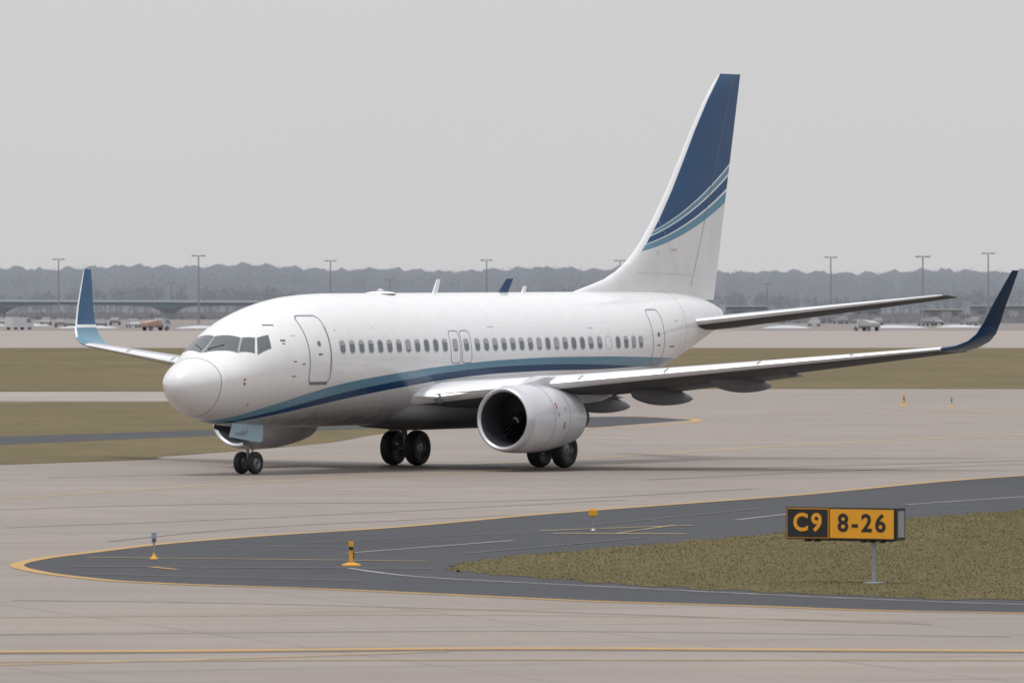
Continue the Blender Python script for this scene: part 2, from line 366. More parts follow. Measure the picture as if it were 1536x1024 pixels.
# fin
m_fin=mat("fin_livery",WHITE,.32); g=G(m_fin); co=g.coords(); s=g.sep(co)
t=g.math('DIVIDE',g.math('SUBTRACT',g.math('ADD',s[0],16.6),27.0),4.66)
zf=g.math('SUBTRACT',s[2],0.05)
def bnd(zl,zr,sag=.14):
    lin=g.math('ADD',zl,g.math('MULTIPLY',t,zr-zl)); q=g.math('MULTIPLY',g.math('MULTIPLY',t,g.math('SUBTRACT',1.0,t)),-4*sag)
    return g.math('GREATER_THAN',zf,g.math('ADD',lin,q))
col=(0.72,0.72,0.73,1)
grime=g.rng(g.noise(g.mapping(co,(1,1,.4)),1.1,6),.45,.75,0,.3)
col=g.mix(grime,col,(.5,.49,.48,1))
FL=(0.12,0.27,0.37)
for zl,zr,cc in((7.10,8.69,FL),(7.30,9.04,WHITE),(7.33,9.13,FINBLUE),(7.53,9.50,WHITE),(7.56,9.58,FL),(7.66,9.80,WHITE),(7.68,9.87,FINBLUE)):
    col=g.mix(bnd(zl,zr),col,(*cc,1))
vari=g.rng(g.noise(co,1.1,5),.4,.7,0,.4)
isd=bnd(7.68,9.87); col=g.mix(g.math('MULTIPLY',isd,vari),col,(.006,.045,.12,1))
m_fin.node_tree.links.new(col,m_fin.node_tree.nodes["Principled BSDF"].inputs["Base Color"])
le=pchip([5.3,5.62,6.0,6.5,7.24,12.6,12.93],[21.2,22.2,23.95,25.16,26.18,30.68,31.05])
te=pchip([5.0,5.2,12.93],[30.70,30.74,32.43])
fs=[]
for z in (5.3,5.45,5.62,5.8,6.0,6.25,6.5,6.85,7.24,8,9,10,11,12,12.6,12.85,12.95):
    th=.50-.30*(z-5.3)/7.6
    if z>12.7: th*=.6
    if z>12.9: th*=.4
    th2=th if z>7 else th*(.75+.25*(z-5.3)/1.7)
    fs.append(((le(z),0,z),(te(z),0,z),th2))
lifting("vertical_fin",fs,[m_fin,m_white],plane,lambda x,up,i:(1 if x<.045 and i>5 else 0))
def fin_y(x,z):
    a,b=le(z),te(z); q=(x-a)/(b-a); th=.50-.30*(z-5.3)/7.6
    return th*5*(.2969*math.sqrt(q)-.126*q-.3516*q*q+.2843*q**3-.1036*q**4)
def fin_line(name,p0,p1,w,m):
    n=14;
    for sd in(1,-1):
        V=[];F=[]
        d=Vector((p1[0]-p0[0],p1[1]-p0[1])).normalized();nx,nz=-d.y*w/2,d.x*w/2
        for i in range(n+1):
            x=p0[0]+(p1[0]-p0[0])*i/n;z=p0[1]+(p1[1]-p0[1])*i/n
            for q in(1,-1): V.append(A(x+nx*q,sd*(fin_y(x+nx*q,z+nz*q)+.01),z+nz*q))
        for i in range(n):F.append((2*i,2*i+1,2*i+3,2*i+2))
        obj(name+("_port" if sd>0 else "_starboard"),V,F,[m],None,plane,recalc=False)
fin_line("rudder_hinge_line",(29.15,5.75),(31.75,12.7),.02,m_line)
fin_line("fin_panel_line",(25.6,6.25),(29.2,6.15),.015,m_wframe)
fin_line("fin_panel_line_2",(27.1,8.0),(28.2,6.2),.012,m_wframe)
m_faded=mat("faded_stencil",(.55,.42,.40),.5)
fin_line("fin_marking_1",(27.8,6.98),(28.15,7.0),.05,m_faded)
fin_line("fin_marking_3",(26.9,6.9),(27.0,6.9),.1,m_wframe)
# wing-body fairing
fb=pchip([10.2,10.8,11.6,13,18,19.2,20.4],[1.62,1.42,1.30,1.24,1.24,1.32,1.6])
fw=pchip([10.2,10.8,11.6,13,18,19.2,20.4],[.7,1.45,1.88,2.05,2.05,1.8,.7])
ft=pchip([10.2,10.8,11.6,13,18,19.2,20.4],[1.9,2.3,2.65,2.85,2.6,2.2,1.8])
rings=[]
for i in range(41):
    x=10.2+10.2*i/40; zt=ft(x);zb=fb(x);c=(zt+zb)/2;h=(zt-zb)/2
    r=[]
    for j in range(40):
        t_=2*math.pi*j/40;cc=math.cos(t_);ss=math.sin(t_)
        r.append(A(x,fw(x)*math.copysign(abs(ss)**.75,ss),c+h*math.copysign(abs(cc)**.8,cc)))
    rings.append(r)
V,F=loft(rings)
m_belly=mat("belly_shaded_paint",(0.50,0.50,0.52),.5,spec=.2); g=G(m_belly); co=g.coords(); s=g.sep(co)
bc=g.mix(g.rng(s[2],1.5,2.8),(.06,.063,.07,1),(.50,.51,.53,1)); bc=g.mix(g.rng(g.noise(co,1.5,6),.4,.75,0,.4),bc,(.15,.15,.15,1))  # fairing underside shade painted as a vertical gradient, mottled by noise
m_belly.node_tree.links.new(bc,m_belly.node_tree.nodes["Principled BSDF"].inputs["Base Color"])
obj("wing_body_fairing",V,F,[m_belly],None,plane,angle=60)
lathe("landing_light_port",[(0,.02),(.02,.13),(.1,.17)],(11.0,2.25,2.28),[m_glass],parent=plane,n=20)
for sd,tag in((1,"port"),(-1,"starboard")):
    lifting("wing_root_glove_"+tag,[((10.7,1.6,2.36),(14,1.6,2.36),.42),((11.0,2.3,2.34),(14.4,2.3,2.5),.40),((12.0,3.9,2.58),(14.4,3.9,2.62),.2)],[m_slat],plane,None,sd)
# engines
for sd,tag in((1,"port"),(-1,"starboard")):
    c=(10.38,5.15*sd,1.66)
    prof=[(.95,.79),(.5,.79),(.2,.82),(.07,.86),(.01,.91),(0,.94),(.03,.985),(.12,1.02),(.28,1.05),(.6,1.075),(1.2,1.085),(1.8,1.07),(2.5,1.0),(3.1,.91),(3.55,.81),(3.56,.77),(3.2,.75)]
    fm=[2,2,2,1,1,1,1,1,0,0,0,0,0,0,2,2]
    lathe("nacelle_"+tag,prof,c,[m_nac,m_lip,m_liner],fm,plane,n=64,sz=.985)
    for k,xx in enumerate((1.35,2.3)):
        rr=float(np.interp(xx,[.6,1.2,1.8,2.5],[1.075,1.085,1.07,1.0])); rr2=float(np.interp(xx+.02,[.6,1.2,1.8,2.5],[1.075,1.085,1.07,1.0]))
        lathe("cowl_seam_%d_%s"%(k+1,tag),[(xx,rr+.004),(xx+.022,rr2+.004)],c,[m_line],None,plane,n=64,sz=.985)
    lathe("core_nozzle_"+tag,[(2.9,.62),(3.5,.58),(4.0,.50),(4.3,.42),(4.3,.38),(4.0,.36)],c,[m_dark],None,plane,n=40)
    lathe("exhaust_plug_"+tag,[(4.0,.3),(4.4,.2),(4.8,.03)],c,[m_fan],None,plane,n=24)
    lathe("fan_backing_"+tag,[(1.15,.8),(1.15,.02)],c,[m_dark],None,plane,n=32)
    lathe("spinner_"+tag,[(.55,.01),(.62,.07),(.75,.15),(.9,.21),(1.1,.24)],c,[m_fan],None,plane,n=24)
    V=[];F=[]
    for k in range(24):
        a=2*math.pi*k/24
        for j,(r,tw,hwid) in enumerate(((.2,.1,.05),(.5,.0,.08),(.785,-.1,.1))):
            for q in(-1,1):
                aa=a+q*hwid/r*.75+tw*.3; V.append(A(c[0]+.98+q*(.05),c[1]+r*math.sin(aa),c[2]+r*math.cos(aa)))
        b=k*6; F+=[(b,b+1,b+3,b+2),(b+2,b+3,b+5,b+4)]
    obj("fan_blades_"+tag,V,F,[m_fan],None,plane,recalc=False)
    V=[];F=[]
    for i in range(7):
        a=.6+i*.3
        for q in (0,.035):
            r=.04+.014*i+q; x_=.56+float(np.interp(r,[.01,.07,.15,.21,.24],[-.01,.06,.19,.34,.5])); V.append(A(c[0]+x_-.02,c[1]+r*math.sin(a),c[2]+r*math.cos(a)))
    for i in range(6): F.append((2*i,2*i+1,2*i+3,2*i+2))
    obj("spinner_swirl_"+tag,V,F,[m_grey],None,plane,recalc=False)
    pr=[]
    for x,zb,zt,w in((11.3,2.66,2.72,.03),(11.8,2.6,2.86,.18),(12.4,2.5,3.0,.24),(13.4,2.3,3.0,.25),(14.6,2.1,2.85,.22),(15.8,2.15,2.6,.12),(16.6,2.3,2.5,.03)):
        pr.append([A(x,sd*(5.15+a*w),zc_) for a,zc_ in((-1,zb),(-1,zt-.05),(-.6,zt),(.6,zt),(1,zt-.05),(1,zb))])
    V,F=loft(pr); obj("engine_pylon_"+tag,V,F,[m_nac],None,plane,angle=40)
    obj("nacelle_strake_"+tag,[A(11.3,c[1]-sd*.75,c[2]+.80),A(12.3,c[1]-sd*.73,c[2]+.80),A(12.3,c[1]-sd*1.0,c[2]+1.05),A(11.8,c[1]-sd*.98,c[2]+1.03)],[(0,1,2,3)],[m_nac],None,plane,recalc=False)
    for k,(aa,xx,l) in enumerate(((62,1.5,.18),(80,1.55,.1),(95,1.9,.2),(70,2.0,.1))):
        a=math.radians(aa);r=1.087
        V=[A(c[0]+xx+dx_,c[1]+sd*(r+.0)*math.sin(a+da),c[2]+(r)*math.cos(a+da)) for dx_,da in((0,0),(.05,0),(.05,l),(0,l))]
        obj("cowl_mark_%d_%s"%(k+1,tag),V,[(0,1,2,3)],[m_red if k%2==0 else m_line],None,plane,recalc=False)
def wheel(name,x,y,r,w,out):
    prof=[(-w*.30,.04),(-w*.30,r*.30),(-w*.18,r*.42),(-w*.40,r*.52),(-w*.5,r*.66),(-w*.5,r*.84),(-w*.40,r*.95),(-w*.2,r),(w*.2,r),(w*.40,r*.95),(w*.5,r*.84),(w*.5,r*.66),(w*.40,r*.52),(w*.18,r*.42),(w*.30,r*.30),(w*.30,.04)]
    fm=[1,1,1,0,0,0,0,0,0,0,0,0,1,1,1]
    lathe(name,prof,(x,y,r),[m_tyre,m_hub],fm,plane,axis='y',n=40,pitch=False,cap=True)
for q,t_ in((.25,"port"),(-.25,"starboard")): wheel("nose_wheel_"+t_,4.0,q,.345,.21,1)
tube("nose_strut",A(4.0,0,.33,0),A(3.95,0,1.0,0),.055,.06,m_strut,plane); tube("nose_strut_upper",A(3.95,0,.95,0),A(3.9,0,1.6,0),.09,.1,m_strut,plane)
tube("nose_axle",A(4.0,-.3,.335,0),A(4.0,.3,.335,0),.05,.05,m_strut,plane)
tube("nose_drag_brace",A(3.9,0,1.0,0),A(2.9,0,1.6,0),.035,.04,m_strut,plane)
tube("nose_torque_link",A(4.02,0,.45,0),A(4.25,0,.75,0),.03,.03,m_strut,plane);tube("nose_torque_link_upper",A(4.25,0,.75,0),A(3.98,0,1.05,0),.03,.03,m_strut,plane)
lathe("taxi_light",[(0,.02),(0,.09),(.1,.08)],(3.82,0.0,1.02),[m_glass],parent=plane,n=16)
m_door=mat("gear_door_paint",(0.33,0.48,0.56),.4,var=.08,vscale=2)
for sd,tag in((1,"port"),(-1,"starboard")):
    V=[];F=[]
    pts=[(2.35,1.17),(2.45,1.60),(4.05,1.52),(4.1,1.02),(3.9,.98)] if sd>0 else [(2.9,1.40),(2.95,1.60),(4.05,1.52),(4.1,1.2),(3.9,1.18)]
    for yo in(.50,.53):
        for x,z in pts: V.append(A(x,sd*(yo-(z-1.5)*-.12),z,0))
    n=len(pts);F=[tuple(range(n)),tuple(range(n,2*n))]+[(i,(i+1)%n,n+(i+1)%n,n+i) for i in range(n)]
    obj("nose_gear_door_"+tag,V,F,[m_door if sd>0 else m_under],None,plane,smooth=False)
tc=bpy.data.curves.new("door_registration",'FONT'); tc.body="N338 F"; tc.size=.22; tc.extrude=.001; tc.offset=.004
to=bpy.data.objects.new("door_registration",tc); C.objects.link(to); to.parent=plane
to.location=A(2.62,.515,1.22,0); to.rotation_euler=(math.radians(85),0,math.radians(-1.5)); tc.materials.append(m_line)
for sd,tag in((1,"port"),(-1,"starboard")):
    for q,t_ in((.47,"outer"),(-.47,"inner")): wheel("main_wheel_%s_%s"%(t_,tag),16.6,sd*(2.86+q),.57,.40,1)
    tube("main_axle_"+tag,A(16.6,sd*2.3,.565,0),A(16.6,sd*3.4,.565,0),.09,.09,m_strut,plane)
    tube("main_strut_"+tag,A(16.6,sd*2.86,.565,0),A(16.6,sd*2.9,1.3,0),.085,.09,m_strut,plane)
    tube("main_strut_upper_"+tag,A(16.6,sd*2.9,1.25,0),A(16.6,sd*3.0,2.4,0),.13,.14,m_strut,plane)
    tube("side_brace_"+tag,A(16.6,sd*2.9,1.35,0),A(16.6,sd*1.5,1.9,0),.06,.06,m_strut,plane)
    tube("drag_brace_"+tag,A(16.55,sd*2.88,1.0,0),A(15.6,sd*2.9,2.2,0),.04,.04,m_strut,plane)
    V=[A(x,sd*(3.18+e),z,0) for e in(0,.03) for x,z in((16.15,1.1),(16.15,2.2),(17.0,2.2),(17.0,1.1))]
    obj("main_gear_door_"+tag,V,[(0,1,2,3),(4,5,6,7),(0,1,5,4),(1,2,6,5),(2,3,7,6),(3,0,4,7)],[m_grey],None,plane,smooth=False)
def blade(name,x,l,h,sweep,m):
    z=5.58; V=[A(x,-.03,z),A(x+l,-.03,z),A(x+l+sweep*.75,-.012,z+h),A(x+sweep,-.012,z+h),A(x,.03,z),A(x+l,.03,z),A(x+l+sweep*.75,.012,z+h),A(x+sweep,.012,z+h)]
    obj(name,V,[(0,1,2,3),(4,5,6,7),(0,1,5,4),(1,2,6,5),(2,3,7,6),(3,0,4,7)],[m],None,plane,smooth=False)
blade("blade_antenna_1",14.0,.25,.45,.25,m_white); blade("blade_antenna_2",17.75,.5,.46,.48,m_dblue); blade("blade_antenna_3",19.1,.2,.22,.12,m_white)
lathe("beacon_base",[(0,.5),(.04,.45),(.07,.25),(.08,.01)],(11.1,0,5.58),[m_white],parent=plane,axis='z',n=24)
lathe("beacon",[(0,.12),(.05,.11),(.08,.06),(.1,.01)],(11.1,0,5.64),[m_wframe],parent=plane,axis='z',n=20)

# ------------------------------------------------------------ GROUND
def poly(name,pts,z,m,parent=None):
    bm=bmesh.new(); vs=[bm.verts.new((p[0],p[1],z)) for p in pts]; f=bm.faces.new(vs)
    f.normal_update()
    if f.normal.z<0: f.normal_flip()
    bmesh.ops.triangulate(bm,faces=[f]); me=bpy.data.meshes.new(name); bm.to_mesh(me); bm.free(); me.materials.append(m)
    o=bpy.data.objects.new(name,me); C.objects.link(o)
    if parent:o.parent=parent
    return o
def cat(pts,n=8):
    P=[Vector(p) for p in pts]; out=[]
    for i in range(len(P)-1):
        p0=P[max(i-1,0)];p1=P[i];p2=P[i+1];p3=P[min(i+2,len(P)-1)]
        for k in range(n):
            t=k/n; out.append(tuple(.5*((2*p1)+(p2-p0)*t+(2*p0-5*p1+4*p2-p3)*t*t+(3*p1-p0-3*p2+p3)*t**3)))
    out.append(tuple(P[-1])); return out
def ribbon(name,pts,w,z,m,parent=None,sm=True):
    P=cat(pts) if sm and len(pts)>2 else pts; V=[];F=[];n=len(P)
    for i,p in enumerate(P):
        a=Vector(P[max(i-1,0)]);b=Vector(P[min(i+1,n-1)]);d=(b-a).normalized();nn=Vector((-d.y,d.x))*w/2
        V+=[(p[0]+nn.x,p[1]+nn.y,z),(p[0]-nn.x,p[1]-nn.y,z)]
    for i in range(n-1):F.append((2*i,2*i+1,2*i+3,2*i+2))
    return obj(name,V,F,[m],None,parent,smooth=False,recalc=False)
def concrete(name,c1,c2,joint=True,k=1.0,rough=.62,spec=.3):
    m=mat(name,c1,rough,spec=spec); g=G(m); geo=m.node_tree.nodes.new("ShaderNodeNewGeometry"); pos=geo.outputs["Position"]
    sc=lambda f:tuple(x*f for x in c1)+(1,)
    a=g.noise(g.mapping(pos,(.10,.035,1)),1.0,6,.6); b=g.noise(g.mapping(pos,(.18,.7,1)),1.0,6,.65); f=g.noise(pos,4.0,5,.75)
    col=g.mix(g.rng(a,.3,.7),(*c1,1),(*c2,1))
    col=g.mix(g.rng(b,.4,.75,0,.5*k),col,sc(.60))
    lt=g.noise(g.mapping(pos,(.03,.22,1)),1.0,6,.7); col=g.mix(g.rng(lt,.5,.75,0,.5*k),col,sc(1.22))
    big=g.noise(g.mapping(pos,(.06,.09,1),(0,0,.4)),1.0,6,.65); col=g.mix(g.rng(big,.46,.64,0,.55*k),col,sc(.64))
    col=g.mix(g.rng(f,.35,.8,0,.30*k),col,sc(.5))
    st_=g.noise(g.mapping(pos,(.04,1.1,1)),1.0,5,.75); col=g.mix(g.rng(st_,.54,.78,0,.55*k),col,sc(.52))
    if joint:
        r=g.sep(g.mapping(pos,(1,1,1),(0,0,math.radians(-20))))
        j1=g.math('LESS_THAN',g.math('FRACT',g.math('DIVIDE',r[0],6.1)),.02); j2=g.math('LESS_THAN',g.math('FRACT',g.math('DIVIDE',r[1],6.1)),.045)
        jn=g.rng(g.noise(pos,.3,3),.4,.6,.15,.55)
        col=g.mix(g.math('MULTIPLY',g.math('MAXIMUM',j1,j2),jn),col,sc(.38))
        cell=m.node_tree.nodes.new("ShaderNodeTexWhiteNoise"); cell.noise_dimensions='2D'
        cmb=m.node_tree.nodes.new("ShaderNodeCombineXYZ"); m.node_tree.links.new(g.math('FLOOR',g.math('DIVIDE',r[0],6.1)),cmb.inputs[0]); m.node_tree.links.new(g.math('FLOOR',g.math('DIVIDE',r[1],6.1)),cmb.inputs[1])
        m.node_tree.links.new(cmb.outputs[0],cell.inputs[0]); col=g.mix(g.math('MULTIPLY',cell.outputs[0],.16),col,sc(.6))
    m.node_tree.links.new(col,m.node_tree.nodes["Principled BSDF"].inputs["Base Color"])
    m.node_tree.links.new(g.rng(big,.35,.7,rough+.08,rough-.10),m.node_tree.nodes["Principled BSDF"].inputs["Roughness"]); return m
m_conc=concrete("concrete",(0.300,0.254,0.222),(0.252,0.214,0.188))
m_concfar=concrete("far_concrete",(0.35,0.31,0.285),(0.31,0.275,0.255),False,.7,.85,.2)
m_asph=concrete("asphalt",(0.040,0.043,0.051),(0.060,0.063,0.072),False,1.6,.7,.25)
def grassmat(name,cs,sc=1.0,fs=9):
    m=mat(name,cs[0],.95,spec=.05); g=G(m); geo=m.node_tree.nodes.new("ShaderNodeNewGeometry"); pos=geo.outputs["Position"]
    a=g.noise(g.mapping(pos,(.12*sc,.05*sc,1)),1.0,6,.65); b=g.noise(g.mapping(pos,(1.0*sc,.45*sc,1)),1.0,6,.7); f=g.noise(pos,fs,3,.7); h=g.noise(g.mapping(pos,(.02*sc,.3*sc,1)),1.0,5,.7)
    col=g.mix(g.rng(a,.35,.65),(*cs[0],1),(*cs[1],1)); col=g.mix(g.rng(b,.4,.7,0,.7),col,(*cs[2],1)); col=g.mix(g.rng(h,.45,.65,0,.7),col,(*cs[3],1))
    col=g.mix(g.rng(f,.4,.8,0,.25),col,tuple(x*.55 for x in cs[0])+(1,))
    m.node_tree.links.new(col,m.node_tree.nodes["Principled BSDF"].inputs["Base Color"]); return m
m_grass=grassmat("dormant_grass",[(0.118,0.104,0.050),(0.165,0.132,0.070),(0.085,0.086,0.038),(0.14,0.115,0.058)])
m_grassfar=grassmat("far_grass",[(0.130,0.110,0.062),(0.19,0.148,0.090),(0.095,0.092,0.048),(0.16,0.126,0.072)],.5,3)
m_dirt=grassmat("far_land",[(0.22,0.205,0.20),(0.28,0.255,0.245),(0.19,0.18,0.175),(.24,.22,.21)],.15,1)
def paint(name,c,under,wear=.5):
    m=mat(name,c,.7,spec=.3); g=G(m); geo=m.node_tree.nodes.new("ShaderNodeNewGeometry"); pos=geo.outputs["Position"]
    a=g.noise(pos,1.3,6,.75); b=g.noise(pos,.25,4,.7); w=g.math('MAXIMUM',g.rng(a,.35,.7,0,wear),g.rng(b,.5,.7,0,wear)); col=g.mix(w,(*c,1),(*under,1))
    m.node_tree.links.new(col,m.node_tree.nodes["Principled BSDF"].inputs["Base Color"]); return m
m_yel=paint("yellow_marking",(0.50,0.28,0.05),(0.29,0.235,0.18),.75)
m_yelp=paint("faded_yellow_marking",(0.42,0.30,0.14),(0.28,0.235,0.20),.75)
m_yela=paint("faded_yellow_on_asphalt",(0.40,0.29,0.12),(0.10,0.095,0.085),.7)
m_wht=paint("white_marking",(0.38,0.38,0.37),(0.10,0.10,0.10),.7)
m_whtp=paint("crack_sealant",(0.19,0.19,0.19),(0.06,0.06,0.07),.8)
m_tar=paint("tar_line",(0.08,0.072,0.068),(0.2,0.17,0.15),.8)
bpy.ops.mesh.primitive_plane_add(size=1,location=(0,0,0))
gr=bpy.context.object; gr.name="ground"; gr.scale=(30000,30000,1); gr.location=(0,10000,-.03)
gr.data.materials.append(m_dirt)
poly("apron_pavement",[(-260,40),(260,40),(260,441),(-60,441),(-60,300),(-260,160)],0.0,m_conc)
poly("far_grass_field",[(-400,426),(-60,426),(-10,430),(10,441),(400,441),(400,791),(-400,791)],.012,m_grassfar)
poly("far_apron_pavement",[(-500,792),(500,792),(500,1190),(-500,1190)],.02,m_concfar)
poly("far_taxiway",[(-400,388),(0,388),(0,427),(-400,427)],.016,m_concfar)
isl=cat([(-200,20+20),(-60,175),(-16.6,241.8),(-11.8,255),(-7.1,277),(-5.5,294),(-3.5,308)],6)
poly("infield_grass",isl+[(0,330),(0,386),(-400,386),(-400,40)],.008,m_grassfar)
poly("infield_taxiway",[(-60,262),(-18.9,274.5),(-12.2,291.6),(-8,303),(-4,313),(-2,322),(-12.65,304),(-19.97,290),(-60,276)],.012,m_asph)
up=[(-10.07,151.2),(-9.84,155.0),(-9.07,158.7),(-7.64,164.7),(-5.61,170.2),(-2.66,176.6),(.53,186.3),(4.06,195.3),(7.94,205.2),(12.41,219.2),(15.65,227.4),(22,243),(45,292)]
lo=[(-10.07,151.2),(-9.36,147.5),(-8.4,144.7),(-7.25,142.4),(-5.26,140.4),(-3.33,138.8),(-.83,136),(1.58,133.3),(3.92,131.6),(6.18,129.6),(8.83,128.3),(14,125.5),(45,110)]
upc=cat(up);loc_=cat(lo)
poly("asphalt_shoulder",upc+loc_[::-1][:-1],.004,m_asph)
gi=cat([(45,255),(20,206),(13.15,191),(9.51,182.4),(5.86,171.2),(3.43,165.1),(1.17,159.5),(-.11,156.2),(-.93,153.1),(-1.21,150.45),(-1.03,147.9),(-.1,145.8),(1.68,142),(4.11,138.2),(6.47,135.7),(9.2,133.6),(20,128),(45,116)])
gi=[(x+.10*math.sin(i*2.3)+.07*math.sin(i*5.1),y+.45*math.sin(i*1.7)+.3*math.sin(i*4.3)) for i,(x,y) in enumerate(gi)]
poly("grass_verge",gi,.010,m_grass)
ribbon("taxiway_edge_marking",lo[::-1]+up[1:],.30,.009,m_yel)
marks=empty("pavement_markings")
ribbon("centre_line",[(-30,113.5),(-7.9,114.5),(0,115.6),(7.9,114.8),(30,113)],.55,.005,m_yel,marks)
ribbon("centre_line_tar",[(-30,112.9),(-7.9,113.9),(0,115.0),(7.9,114.2),(30,112.4)],.22,.006,m_tar,marks)  # dark tar line running beside the centre line
ribbon("edge_line_1",[(-12,108.5),(-7.6,110.4),(-3.52,112.8),(-1,114.6)],.26,.007,m_yelp,marks)
ribbon("edge_line_2",[(-8,111.2),(-2,111.9),(8,111.8),(20,111)],.28,.008,m_yelp,marks)
ribbon("edge_line_3",[(-20,124),(-7,127),(0,127.6),(7,125)],.12,.005,m_yelp,marks)
ribbon("lead_line_1",[(-20,186),(-13.84,201.1),(-10.7,210.1),(-7.25,220),(-3.4,228),(1,236)],.28,.005,m_yelp,marks)
ribbon("lead_line_2",[(-3,238),(2.99,252.8),(10.09,273.2),(20.4,295.8),(34,322)],.48,.005,m_yelp,marks)
ribbon("lead_line_3",[(2,305),(3.1,309.3),(6.63,319),(8.17,328),(7.56,335),(5,340)],.40,.006,m_yel,marks)
ribbon("lead_line_4",[(18,362),(21.3,354),(23.7,344),(26,330)],.40,.006,m_yelp,marks)
ribbon("verge_line",[(-3.33,149.7),(-2.19,145.8),(-.87,143.4),(1.66,140.1),(4.08,137.0),(6.41,134.3),(9.08,131.9),(14,129),(25,123)],.14,.013,m_wht,marks)
for i,(pts,w) in enumerate((([(-14,190),(-8,196),(0,199),(7,212)],.25),([(-12,176),(-6,184),(3,200)],.18),([(-14,225),(-4,232),(8,238),(20,252)],.3),([(-9,134),(-3,131.5),(7,124)],.12),([(-9,120),(0,121.5),(8,119.5)],.12),([(4,222),(12,236),(22,250)],.25),([(-9,166),(-6,176),(0,186)],.16))):
    ribbon("tar_seam_%d"%(i+1),pts,w,.0035,m_tar,marks)
for i,(a,b,w,m) in enumerate((((-3.52,158.3),(.03,166.5),.14,m_wht),((5.49,181.9),(7.1,187.5),.14,m_wht),((10.36,195.3),(13.98,203.1),.16,m_wht),
    ((.68,173.6),(4.33,177.7),.24,m_yela),((.95,171.6),(4.02,171.2),.45,m_yela),((2.33,171.2),(3.85,177.7),.14,m_yela),
    ((-8.9,155.8),(-1.76,153.5),.2,m_yela),((-8.87,150.5),(-1.58,149.3),.22,m_whtp),((-7.3,150.2),(-6.7,148.8),.16,m_yel),((-8.5,146.5),(-3.0,143.0),.12,m_whtp),
    ((-1,158),(3.0,168.5),.1,m_whtp),((-6.6,163),(-3.6,162),.16,m_whtp),((2,178),(6.5,192),.1,m_whtp),((-4.5,165),(2,175),.08,m_whtp))):
    ribbon("mark_%d"%(i+1),[a,b],w,.0135+.0002*i,m,marks,False)
poly("wing_shadow_patch",[(3.28,310),(7.92,330),(5.86,340),(1,336)],.004,m_asph)  # dark sheet laid as the wing's shadow region, using the asphalt colour
gp=np.array([p[:2] for p in gi]);n=190000
px=rng.uniform(-1.5,16,n);py=rng.uniform(128,200,n)
ins=np.zeros(n,bool);j=len(gp)-1
for i in range(len(gp)):
    c_=((gp[i,1]>py)!=(gp[j,1]>py))&(px<(gp[j,0]-gp[i,0])*(py-gp[i,1])/(gp[j,1]-gp[i,1]+1e-12)+gp[i,0]); ins^=c_; j=i
px,py=px[ins],py[ins];
def tufts(name,px,py,z,mats,hmin,hmax,wd):
    n=len(px); h=rng.uniform(hmin,hmax,n); a=rng.uniform(0,math.pi,n); w=rng.uniform(.4,1,n)*wd; lx=rng.normal(0,.02,n); ly=rng.normal(0,.02,n)
    V=np.zeros((n,3,3)); V[:,0]=np.c_[px-np.cos(a)*w,py-np.sin(a)*w,np.full(n,z)]; V[:,1]=np.c_[px+np.cos(a)*w,py+np.sin(a)*w,np.full(n,z)]; V[:,2]=np.c_[px+lx,py+ly,z+h]
    F=np.arange(n*3).reshape(n,3)
    return obj(name,V.reshape(-1,3).tolist(),F.tolist(),mats,rng.integers(0,len(mats),n).tolist(),None,False,False)
mg=[mat("blade_a",(0.175,0.140,0.073),.9,var=.3,vscale=.25,spec=.05,upn=(0,0,1)),mat("blade_b",(0.125,0.112,0.052),.9,var=.3,vscale=.25,spec=.05,upn=(0,0,1)),mat("blade_c",(0.15,0.122,0.062),.9,var=.3,vscale=.25,spec=.05,upn=(0,0,1))]
tufts("grass",px,py,.01,mg,.01,.026,.012)

# ------------------------------------------------------------ SIGN
m_black=mat("sign_black",(0.012,0.012,0.013),.5); m_syel=mat("sign_yellow",(0.74,0.33,0.015),.45,var=.06,vscale=3); m_galv=mat("galvanised",(0.33,0.35,0.37),.4,metal=.5,var=.1,vscale=8)
m_sgrey=mat("sign_side",(0.10,0.11,0.12),.5)
sign=empty("taxiway_direction_sign",(6.26,141.7,0),math.radians(-30))
W=2.32;box("housing",(0,.19,1.145),(W,.36,.60),m_sgrey,sign,.015)
box("rim",(0,0.0,1.145),(W+.02,.03,.62),m_black,sign,.008)
lw=W*.40
box("location_panel",(-W/2+lw/2+.0,-.019,1.145),(lw-.03,.012,.57),m_syel,sign)
box("location_panel_inner",(-W/2+lw/2+.0,-.027,1.145),(lw-.06,.008,.54),m_black,sign)
box("direction_panel",(lw/2,-.019,1.145),(W-lw-.03,.012,.55),m_syel,sign)
def text(name,s,x,z,size,m,parent,y,off=.018,sp=1.1):
    c=bpy.data.curves.new(name,'FONT'); c.body=s; c.size=size; c.align_x='CENTER'; c.align_y='CENTER'; c.offset=off; c.extrude=.002; c.space_character=sp
    c.materials.append(m); o=bpy.data.objects.new(name,c); C.objects.link(o); o.parent=parent; o.location=(x,y,z); o.rotation_euler=(math.pi/2,0,0); return o
text("location_text","C9",-W/2+lw/2,1.145,.47,m_syel,sign,-.034,.012,1.25); text("direction_text","8-26",lw/2,1.145,.47,m_black,sign,-.028,.012,1.25)
box("end_cap",(W/2+.015,.19,1.145),(.03,.38,.62),m_black,sign,.008); box("cap_panel",(W/2+.034,.19,1.145),(.006,.26,.5),m_galv,sign)
for i,x in enumerate((-.75,-.55,.45,.62,.85)): box("bracket_%d"%(i+1),(x,.1,.82),(.06,.2,.06),m_black,sign,.005)
box("base_rail",(0.1,.19,.825),(1.9,.12,.03),m_sgrey,sign)
tube("post",(.62,.19,0),(.62,.19,.82),.045,.045,m_galv,sign,16); box("foot_plate",(.62,.19,.02),(.3,.3,.03),m_galv,sign,.004)
